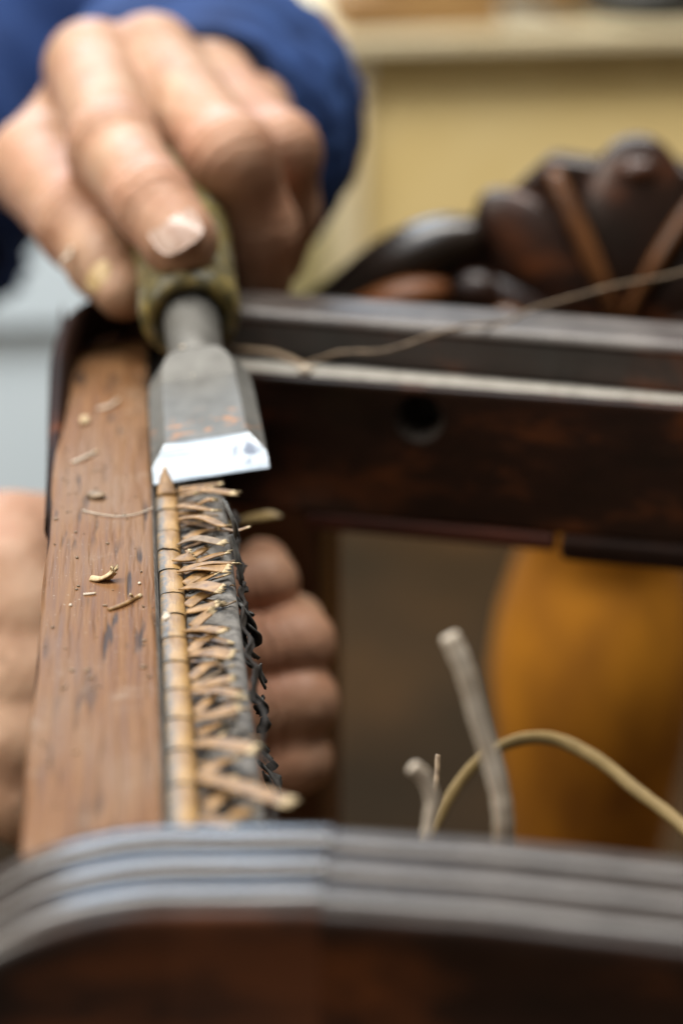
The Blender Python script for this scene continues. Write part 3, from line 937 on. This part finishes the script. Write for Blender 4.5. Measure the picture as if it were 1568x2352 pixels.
strand([(49.5,338.7,-71.0), (56.9,352.8,-66.6), (65.8,363.0,-60.9), (75.1,367.4,-58.5), (83.9,368.4,-59.1), (92.7,364.1,-62.0), (101.8,356.6,-67.4), (111.0,347.1,-72.3), (118.1,338.9,-74.6)], 1.45, M['cane_golden'], 'golden cane strand arching across the opening', 0.4)
# raffia fibre trailing over the far rail and up to the right
strand([(20.2,457.7,4.4), (26.8,452.7,4.4), (34.5,443.1,4.1), (40.6,441.1,6.1), (45.1,440.2,7.7), (55.9,437.4,8.7), (67.2,439.5,11.4), (75.3,444.3,11.8), (84.1,447.6,11.5), (93.7,453.6,12.6), (104.6,457.4,14.1), (116.5,461.5,16.3), (130.5,464.9,17.6), (144.6,469.0,20.4)], 0.42, M['cane_grey'], 'thin twisted fibre trailing over the far rail', 0.7)
v, f, fm = ribbon([(22.7,453.4,5.1), (30.7,448.3,5.2), (38.2,438.3,4.0)], 2.6, 0.4, ragged=.5)
build('cane_strip', v, f, [M['cane_grey'], M['cane_cut']], chair, True, fm)
v, f = ellipsoid((36.2,436.6,4.6), (1.9, 0, 0), (0, 1.5, 0), (0, 0, 1.3), 8, 10)
build('cane_knot', v, f, M['cane_pale'], chair)

# ================================================================== CHISEL
E0 = V((11.8,378.1,1.5))
pit, yaw, roll = math.radians(12), math.radians(-1.5), math.radians(-7)
ay = V((math.sin(yaw) * math.cos(pit), math.cos(yaw) * math.cos(pit), math.sin(pit)))
sx = unit(np.cross(ay, (0, 0, 1))); nz = np.cross(sx, ay)
sx, nz = sx * math.cos(roll) - nz * math.sin(roll), nz * math.cos(roll) + sx * math.sin(roll)
chis = bpy.data.objects.new('chisel', None)
col.objects.link(chis)
R = Matrix((tuple(sx), tuple(ay), tuple(nz))).transposed()
chis.matrix_world = Matrix.Translation(Vector(E0 * S)) @ R.to_4x4()
chis.empty_display_size = 0.02
tag(chis, 'worn steel chisel with mottled olive handle, its bright cutting edge lifting the cane', 'chisel')
def chisel_part(name, v, f, m, smooth=False, bevel=0.0, fmat=None):
    me = bpy.data.meshes.new(name)
    me.from_pydata((np.asarray(v, float) * S).tolist(), [], [tuple(q) for q in f])
    for q in (m if isinstance(m, list) else [m]):
        me.materials.append(q)
    if fmat:
        me.polygons.foreach_set('material_index', fmat)
    me.polygons.foreach_set('use_smooth', np.full(len(me.polygons), smooth))
    o = bpy.data.objects.new(name, me)
    col.objects.link(o)
    o.parent = chis
    if bevel:
        b = o.modifiers.new('bevel', 'BEVEL'); b.width = bevel * S; b.segments = 2; b.limit_method = 'ANGLE'
    return o
hw = 12.1
def section(y, w, t, land):
    """flat back, side bevels, top land: returns 6 points"""
    return [(-w, y, 0), (w, y, 0), (w, y, land), (w - 3.4, y, t), (-w + 3.4, y, t), (-w, y, land)]
v, f = [], []
secs = [(8.4, hw - 0.1, 4.3, 1.9), (26, hw - 0.5, 4.6, 2.2), (32.5, hw - 0.8, 4.9, 2.5)]
for s in secs:
    v += section(*s)
# shoulder sweeping in to the neck
for q in np.sin(np.linspace(0.1, math.pi / 2, 12)):
    w = 6.3 + (hw - 0.8 - 6.3) * (1 - q ** 2) ** 0.5
    y = 32.5 + 7.0 * q
    h2 = 4.9 + 3.5 * q
    b2 = -2.0 * q
    v += [(-w, y, b2), (w, y, b2), (w, y, 2.5 + 1.5 * q), (w - 3.4 + 0.6 * q, y, h2), (-w + 3.4 - 0.6 * q, y, h2), (-w, y, 2.5 + 1.5 * q)]
nsec = len(v) // 6
f = grid_faces(nsec, 6, True)
f.append(tuple(range(6))); f.append(tuple(range((nsec - 1) * 6, nsec * 6))[::-1])
chisel_part('blade', v, f, M['steel'], False, 0.35)
# ground bevel wedge: full width at the edge, following the side bevels
vb = [(-hw, 0, 0.05), (hw, 0.0, 0.05), (hw, 0.5, 0.35), (hw - 0.1, 8.4, 0.0), (-hw + 0.1, 8.4, 0.0), (-hw, 0.4, 0.3),
      (hw - 0.1, 3.4, 1.9), (hw - 3.4, 8.4, 4.3), (-hw + 3.4, 8.4, 4.3), (-hw + 0.1, 3.4, 1.9), (hw - 0.1, 8.4, 1.9), (-hw + 0.1, 8.4, 1.9)]
fb = [(0, 1, 2, 6, 7, 8, 9, 5), (1, 0, 4, 3), (1, 3, 10, 6, 2), (0, 5, 9, 11, 4), (6, 10, 7), (9, 8, 11), (3, 4, 11, 8, 7, 10)]
chisel_part('ground_bevel', vb, fb, [M['bevel'], M['steel']], False, 0.12, [0, 1, 1, 1, 1, 1, 1])['label'] = 'bright ground bevel of the chisel'
# neck
def lathe_y(prof, zc, n=40):
    v = []
    for r, y in prof:
        for j in range(n):
            a = 2 * math.pi * j / n
            v.append((r * math.cos(a), y, zc + r * math.sin(a)))
    f = grid_faces(len(prof), n, True)
    f.append(tuple(range(n))[::-1]); f.append(tuple(range((len(prof) - 1) * n, len(prof) * n)))
    return v, [q[::-1] for q in f]
zc = 2.6
v, f = lathe_y([(3.0, 38), (5.4, 39.2), (6.2, 41.5), (6.2, 50), (6.5, 60), (6.8, 67), (6.8, 70)], zc)
chisel_part('neck', v, f, M['steel'], True)
v, f = lathe_y([(7.4, 66.8), (7.6, 63.4), (8.2, 62.4), (9.4, 62.0), (10.8, 62.8), (11.7, 65), (12.0, 69), (11.8, 76), (11.9, 90), (12.6, 115), (13.0, 140), (12.4, 158), (9, 168), (2, 171)], zc)
chisel_part('handle', v, f, M['handle'], True)
v, f = lathe_y([(6.4, 68.5), (6.7, 66.2), (7.9, 66.0), (8.0, 68.5)], zc)
chisel_part('ferrule_ring', v, f, M['gap'], True)
r = random.Random(3)
for (x, y) in ((-2.6, 40.5), (-1.2, 33.5)):
    zz = zc + 5.8 if y > 38 else 5.0
    v, f = ellipsoid((x, y, zz), (0.55, 0, 0), (0, 0.6, 0), (0, 0, 0.35), 6, 8)
    chisel_part('paint_fleck', v, f, M['cane_pale'], True)

# ================================================================== PERSON
person = empty('person', (-11.8,818.0,21.3), 'person in blue work jacket pushing a chisel, other hand gripping under the rail', 'person')
H = {}
H['index'] = [((-12.4,550.0,56.4), 12.6), ((-6.6,490.6,45.6), 11.0), ((2.2,457.0,40.3), 9.7), ((7.9,446.3,34.1), 9.1)]
H['middle'] = [((3.8,552.1,57.6), 12.4), ((22.4,491.7,42.3), 11.2), ((28.6,496.2,23.3), 10.8), ((28.5,499.0,9.1), 9.4)]
H['ring'] = [((20.1,558.0,49.8), 11.6), ((36.4,517.1,38.8), 10.2), ((38.2,523.6,21.0), 9.4), ((35.1,525.3,8.4), 8.6)]
H['pinky'] = [((32.7,565.1,41.0), 9.8), ((39.1,543.5,27.3), 8.6), ((37.8,544.9,14.5), 8.0), ((35.2,544.3,7.2), 7.4)]
H['thumb'] = [((-9.8,589.9,27.3), 16.5), ((-28.4,542.2,30.9), 13.6), ((-16.0,494.4,26.2), 11.2), ((-10.4,477.4,20.7), 8.8), ((-5.9,467.3,16.0), 6.8)]
wrist, fore = (14.4,617.5,26.6), (19.9,690.7,10.5)
def right_hand(X, Y, Z):
    fing = None
    for k in ('index', 'middle', 'ring', 'pinky'):
        d = chain(X, Y, Z, H[k], 2.5)
        p, rr = H[k][1]
        d = smin(d, sd_cap(X, Y, Z, p, V(p) + V((0, -0.5, 1.5)), rr + 0.6, rr + 0.2), 3.0)
        fing = d if fing is None else smin(fing, d, 1.3)
    palm = None
    for k in ('index', 'middle', 'ring', 'pinky'):
        a, ra = H[k][0]
        d = sd_cap(X, Y, Z, a, wrist, ra - 0.4, 17)
        palm = d if palm is None else smin(palm, d, 3.6)
        low = V(a) + V((0, 18, -15))
        d = sd_cap(X, Y, Z, low, V(wrist) + V((0, -4, -6)), 10, 15)
        palm = smin(palm, d, 8)
    palm = smin(palm, sd_cap(X, Y, Z, wrist, fore, 22, 27), 10)
    th = chain(X, Y, Z, H['thumb'], 3.5)
    th = smin(th, sd_cap(X, Y, Z, H['thumb'][0][0], wrist, 15, 18), 8)
    for k1, k2, q in (('index', 'middle', 0.42), ('middle', 'ring', 0.40), ('ring', 'pinky', 0.38)):
        a0 = (V(H[k1][0][0]) + V(H[k2][0][0])) / 2 + V((0, 4, -6.5))
        b0 = (V(H[k1][1][0]) + V(H[k2][1][0])) / 2
        palm = smin(palm, sd_cap(X, Y, Z, a0, a0 * (1 - q) + b0 * q, 9.6, 7.4), 5)
    web = sd_cap(X, Y, Z, (-19.3,559.3,43.1), (-27.5,551.2,32.0), 10.5, 11.5)
    palm = smin(smin(palm, web, 7), th, 5)
    d = smin(fing, palm, 5)
    w = 0.25 * np.sin(X * 1.1 + 0.6 * np.sin(Y * 0.4)) * np.sin(Y * 0.7 + Z * 0.5)
    return d + 0.35 * w
def bounds(pts, pad):
    a = np.array(pts)
    return a.min(0) - pad, a.max(0) + pad
allp = [p for k in H for p, _ in H[k]] + [wrist, fore]
lo, hi = bounds(allp, 30)
P1, F1 = surface_nets(right_hand, lo, hi, 1.0)

# hand under the rail: fingers curl up the inner side, thumb and heel show on the outer side
G = []
for (tip, mid, mcp, rr) in (((26.0,433.2,-48.1), (1.4,433.2,-54.1), (-29.1,440.6,-59.7), 7.4), ((32.9,423.2,-60.0), (2.9,420.4,-63.7), (-32.1,432.0,-70.7), 8.4),
                            ((32.7,416.1,-72.1), (2.3,413.3,-75.7), (-33.5,424.9,-83.0), 8.6), ((31.5,412.8,-85.6), (1.8,411.7,-90.2), (-33.2,423.5,-96.8), 8.0)):
    G.append([(mcp, rr + 3.2), (mid, rr + 1.2), (tip, rr + 0.2), (V(tip) + V((0, 13, -1)), rr - 0.6)])
w2, f2 = (-82.2,485.5,-90.3), (-169.9,622.2,-123.2)
TH2 = [((-67.5,480.3,-72.9), 17), ((-37.5,461.1,-48.9), 14.5), ((-15.6,463.8,-47.4), 11.5), ((6.6,468.7,-51.1), 9.5)]
def left_hand(X, Y, Z):
    fing = None
    for g in G:
        d = chain(X, Y, Z, g, 2.5)
        fing = d if fing is None else smin(fing, d, 1.2)
    palm = None
    for g in G:
        d = sd_cap(X, Y, Z, g[0][0], w2, 11.5, 17)
        palm = d if palm is None else smin(palm, d, 7)
    palm = smin(palm, sd_cap(X, Y, Z, w2, f2, 22, 28), 10)
    palm = smin(palm, sd_cap(X, Y, Z, (-34.9,448.9,-51.4), (-58.4,469.0,-71.8), 14, 17), 9)
    for o_ in (0, -22, -45):
        palm = smin(palm, sd_cap(X, Y, Z, V(G[0][0][0]) + V((o_, 0, 0)), V(G[3][0][0]) + V((o_, 0, 0)), 12.5, 12.5), 7)
    th = chain(X, Y, Z, TH2, 4)
    palm = smin(palm, th, 5)
    d = smin(fing, palm, 5)
    return d + 0.10 * np.sin(X * 1.1 + 0.6 * np.sin(Y * 0.4)) * np.sin(Y * 0.7 + Z * 0.5)
lo, hi = bounds([p for g in G for p, _ in g] + [w2, f2] + [p for p, _ in TH2], 32)
P2, F2 = surface_nets(left_hand, lo, hi, 1.1)
jl = []
for k in ('index', 'middle', 'ring'):
    for q in (1, 2):
        ax = V(H[k][q + 1][0]) - V(H[k][q - 1][0])
        jl.append((H[k][q][0], ax, H[k][q][1], 0.6))
jl.append((H['thumb'][2][0], V(H['thumb'][3][0]) - V(H['thumb'][1][0]), 11, 0.9))
for g in G:
    jl.append((V(g[2][0]) * 0.65 + V(g[1][0]) * 0.35, V(g[2][0]) - V(g[1][0]), 9, 0.8))
M['skin'] = m_skin('skin', (0.32, 0.172, 0.098), (0.445, 0.268, 0.168), (0.54, 0.352, 0.238), jl)
body = build('body', np.concatenate([P1, P2]), np.concatenate([F1, F2 + len(P1)]), M['skin'], person)
body['label'] = 'two bare hands, one over the chisel and one below the rail'
sm = body.modifiers.new('smooth', 'SMOOTH'); sm.factor = 0.5; sm.iterations = 3

camp = V((0, 0, 149))
def nail(center, axis, nrm, w, l, r, m, name='fingernail'):
    axis = unit(axis); nrm = unit(V(nrm) - axis * (V(nrm) @ axis)); side = np.cross(axis, nrm)
    nu, nv = 25, 17
    v = []
    for lay in (0, 1):
        for i in range(nu):
            t = i / (nu - 1) * 2 - 1
            hwid = max((1 - abs(t * 0.985) ** 3.2) ** 0.5, 0.12) * w / 2
            for j in range(nv):
                s = (j / (nv - 1) * 2 - 1) * hwid
                ph = s / r
                v.append(V(center) + axis * (t * l / 2) + side * r * math.sin(ph) + nrm * (r * math.cos(ph) - r - (1.3 if t > 0 else 0.35) * t * t - (0.9 if lay else 0)))
    N = nu * nv
    f = grid_faces(nu, nv) + [q[::-1] for q in grid_faces(nu, nv, False, N)]
    ring = [j for j in range(nv)] + [i * nv + nv - 1 for i in range(1, nu)] + [(nu - 1) * nv + j for j in range(nv - 2, -1, -1)] + [i * nv for i in range(nu - 2, 0, -1)]
    f += [(ring[k], ring[(k + 1) % len(ring)], N + ring[(k + 1) % len(ring)], N + ring[k]) for k in range(len(ring))]
    return build(name, v, f, m, person)
a = V(H['index'][3][0]) - V(H['index'][2][0])
c = V(H['index'][3][0])
nrm = unit(camp - c) + V((-0.06, 0, 0.25))
nn = unit(nrm - unit(a) * (nrm @ unit(a)))
nail(c + unit(a) * 2.6 + nn * 9.05, a, nrm, 12.8, 13.0, 9.4, M['nail'])['label'] = 'pale index fingernail'
a = V(H['thumb'][4][0]) - V(H['thumb'][3][0]); c = V(H['thumb'][3][0]) * 0.5 + V(H['thumb'][4][0]) * 0.5
nrm = unit(camp - c) * 0.7 + V((-0.62, 0, 0.2))
nn = unit(nrm - unit(a) * (nrm @ unit(a)))
nail(c + nn * 8.0, a, nrm, 9, 12, 7.6, M['nail_old'])['label'] = 'yellowed thumbnail'

# jacket
def fold(seed, amp):
    def g(s, a):
        w = math.sin(s * 30 + 2.6 * math.cos(a + seed) + 1.7 * math.sin(2 * a))
        return amp * (0.9 * noise.noise((math.cos(a) * 1.3 + seed, math.sin(a) * 1.3, s * 7)) + 0.75 * (1 - 2 * abs(w) ** 0.6))
    return g
p = catmull([(18.0,566.2,34.8), (18.4,580.3,32.2), (19.2,596.4,29.4), (20.1,625.4,23.5), (22.0,681.3,14.6), (23.2,754.5,7.7), (24.1,841.4,8.0), (13.5,917.2,30.7), (-4.9,976.1,63.6)], 8)
rad = np.interp(np.linspace(0, 1, len(p)), [0, 0.04, 0.10, 0.18, 0.3, 0.5, 0.75, 1], [29, 36, 43, 46.5, 47, 48, 50, 62])
v, f = tube(p, rad, 72, (0, 0, 1), fold(3.1, 3.8), caps=False)
nin = len(v)
v2, f2_ = tube(p[:26], rad[:26] - 2.2, 72, (0, 0, 1), fold(3.1, 3.8), caps=False)
f += [tuple(q + nin for q in t[::-1]) for t in f2_]
f += [(j, nin + j, nin + (j + 1) % 72, (j + 1) % 72) for j in range(72)]
sl = build('sleeve', list(v) + list(v2), [q[::-1] for q in f], M['cloth'], person)
sl['label'] = 'blue sleeve behind the chisel hand'
# the torso and the other sleeve
tp = catmull([(-113.2,795.7,-57.6), (-112.7,804.0,-50.6), (-102.9,828.2,-29.1), (-91.9,872.9,2.8), (-84.5,931.0,39.8), (-73.8,992.7,86.5)], 8)
v, f = tube(tp, np.interp(np.linspace(0, 1, len(tp)), [0, 0.05, 0.3, 0.6, 1], [60, 62, 66, 82, 110]), 64, (0, 1, 0), fold(8.2, 4.0))
build('jacket', v, [q[::-1] for q in f], M['cloth'], person)['label'] = 'dark blue jacket at the left edge'
p = catmull([(-105.2,517.3,-98.0), (-126.3,548.6,-106.4), (-189.8,644.9,-125.8), (-218.0,746.6,-97.3), (-187.9,852.6,-17.6), (-144.6,952.8,51.6)], 8)
v, f = tube(p, np.interp(np.linspace(0, 1, len(p)), [0, 0.1, 0.5, 1], [30, 37, 44, 55]), 48, (0, 0, 1), fold(5.7, 3.0))
build('sleeve', v, [q[::-1] for q in f], M['cloth'], person)

# ================================================================== SCRAPS ON THE RAIL
def scrap(name, v, f, mats, label, cat, fm=None, group=None):
    o = build(name, v, f, mats, None, True, fm)
    return tag(o, label, cat, group)
v1, f1, m1 = ribbon([(-12.2,332.2,0.3), (-10.5,331.1,0.5), (-9.1,330.9,1.2), (-7.6,331.9,2.2)], 1.9, 0.35, ragged=1.0, cols=8, camber=0.5, twist=0.9, n=6)
v2, f2_, m2 = ribbon([(-9.3,331.6,0.4), (-8.1,330.8,1.4), (-8.4,330.7,3.0)], 1.0, 0.3, ragged=0.8, cols=5, camber=0.3, twist=-0.6, n=5)
scrap('cane_shaving', list(v1) + list(v2), list(f1) + [tuple(q + len(v1) for q in t) for t in f2_], [M['cane_cut'], M['cane_cut']], 'frayed curled cane shaving lying mid-way along the brown rail', 'shaving', m1 + m2)
v1, f1, m1 = ribbon([(-9.1,318.2,0.3), (-6.3,320.0,0.5), (-3.4,323.7,0.4)], 0.85, 0.6, ragged=0.4, cols=4, n=6, twist=0.3)
v2, f2_, m2 = ribbon([(-5.2,321.4,0.5), (-4.7,322.1,0.9), (-5.2,321.7,1.4)], 0.4, 0.3, ragged=0.2, cols=3, n=4)
scrap('cane_splinter', list(v1) + list(v2), list(f1) + [tuple(q + len(v1) for q in t) for t in f2_], [M['cane'], M['cane_cut']], 'thin straight cane splinter on the brown rail nearest the camera', 'splinter', m1 + m2)
v, f, fm = ribbon([(-13.6,325.3,0.2), (-12.5,325.2,0.3), (-11.4,325.5,0.2)], 0.4, 0.25, ragged=.2, cols=3, n=4)
scrap('cane_splinter', v, f, [M['cane_pale'], M['cane_cut']], 'tiny pale splinter left of the straight cane splinter', 'splinter', fm)
v, f = ellipsoid((-12.0,372.6,0.6), (1.9, -0.9, 0), (0.5, 1.6, 0), (0, 0, 0.7), 8, 12)
v = [V(q) + 0.35 * V(noise.noise_vector(Vector(q) * 0.9)) for q in v]
scrap('cane_chip', v, f, M['cane_grey'], 'tan oval cane chip on the rail left of the chisel edge', 'chip')
v, f = ellipsoid((-15.1,418.6,0.6), (1.1, 0, 0), (0, 2.2, 0), (0, 0, 0.7), 8, 12)
scrap('cane_chip', v, f, M['cane_cut'], 'pale cane chip far along the rail beside the grey blade', 'chip')
v, f = ellipsoid((1.1,310.4,2.0), (0.7, 0, 0), (0, 1.0, 0), (0, 0.2, 0.7), 8, 12)
v = [V(q) + 0.4 * V(noise.noise_vector(Vector(q) * 1.4)) for q in v]
scrap('cane_chip', v, f, M['cane_pale'], 'small pale crumb stuck on the cane spline', 'chip')
for (u, lab) in (((-15.8,321.0,0.2), 'white speck near the outer edge of the brown rail'), ((-3.5,329.2,0.2), 'white speck near the spline on the brown rail')):
    v, f = ellipsoid(u, (0.32, 0, 0), (0, 0.4, 0), (0, 0, 0.25), 6, 8)
    scrap('dust_speck', v, f, M['cane_pale'], lab, 'speck')
p = catmull([(-14.6,365.4,0.3), (-11.5,363.0,0.4), (-7.6,361.3,0.4), (-3.7,362.2,0.4), (-0.5,364.9,0.5)], 8)
v, f = tube(p, 0.13, 6)
scrap('fine_fibre', v, f, M['cane_pale'], 'fine pale curved fibre lying across the brown rail', 'fibre')
for pts, w, lab in (([(-12.3,426.8,0.3), (-9.8,427.8,0.5), (-7.4,433.1,0.4)], 0.8, 'blurred cane splinter on the rail nearest the far corner'),
                    ([(-17.4,392.6,0.3), (-14.7,395.0,0.5), (-12.2,398.7,0.4)], 0.7, 'blurred grey splinter on the rail between the two chips')):
    v, f, fm = ribbon(pts, w, 0.3, ragged=.3, cols=4)
    scrap('cane_splinter', v, f, [M['cane_pale'], M['cane_cut']], lab, 'splinter', fm)
p = catmull([(-21.0,469.4,22.4), (-20.1,469.9,23.8), (-18.8,471.1,24.5), (-18.3,472.7,25.8), (-17.0,478.7,24.9)], 6)
v, f = tube(p, [0.25 + 0.3 * math.sin(math.pi * k / (len(p) - 1)) for k in range(len(p))], 8)
scrap('cane_shaving', v, f, M['cane_pale'], 'tiny pale shaving clinging to the thumb of the chisel hand', 'shaving')

r = random.Random(11)
sv, sf = [], []
for i in range(110):
    y = r.uniform(248, 470); x = r.uniform(-20, -1.2)
    q = r.uniform(0.10, 0.30)
    v, f = ellipsoid((x, y, 0.12 + q * 0.3), (q * r.uniform(.6, 2.2), q * r.uniform(-1, 1), 0), (-q * .4, q * r.uniform(.6, 1.6), 0), (0, 0, q * .6), 4, 6)
    sf += [tuple(k + len(sv) for k in t) for t in f]
    sv += v
o = build('sawdust', sv, sf, M['cane_grey'])
tag(o, 'fine dust and crumbs scattered along the brown rail', 'dust', None, 'stuff')
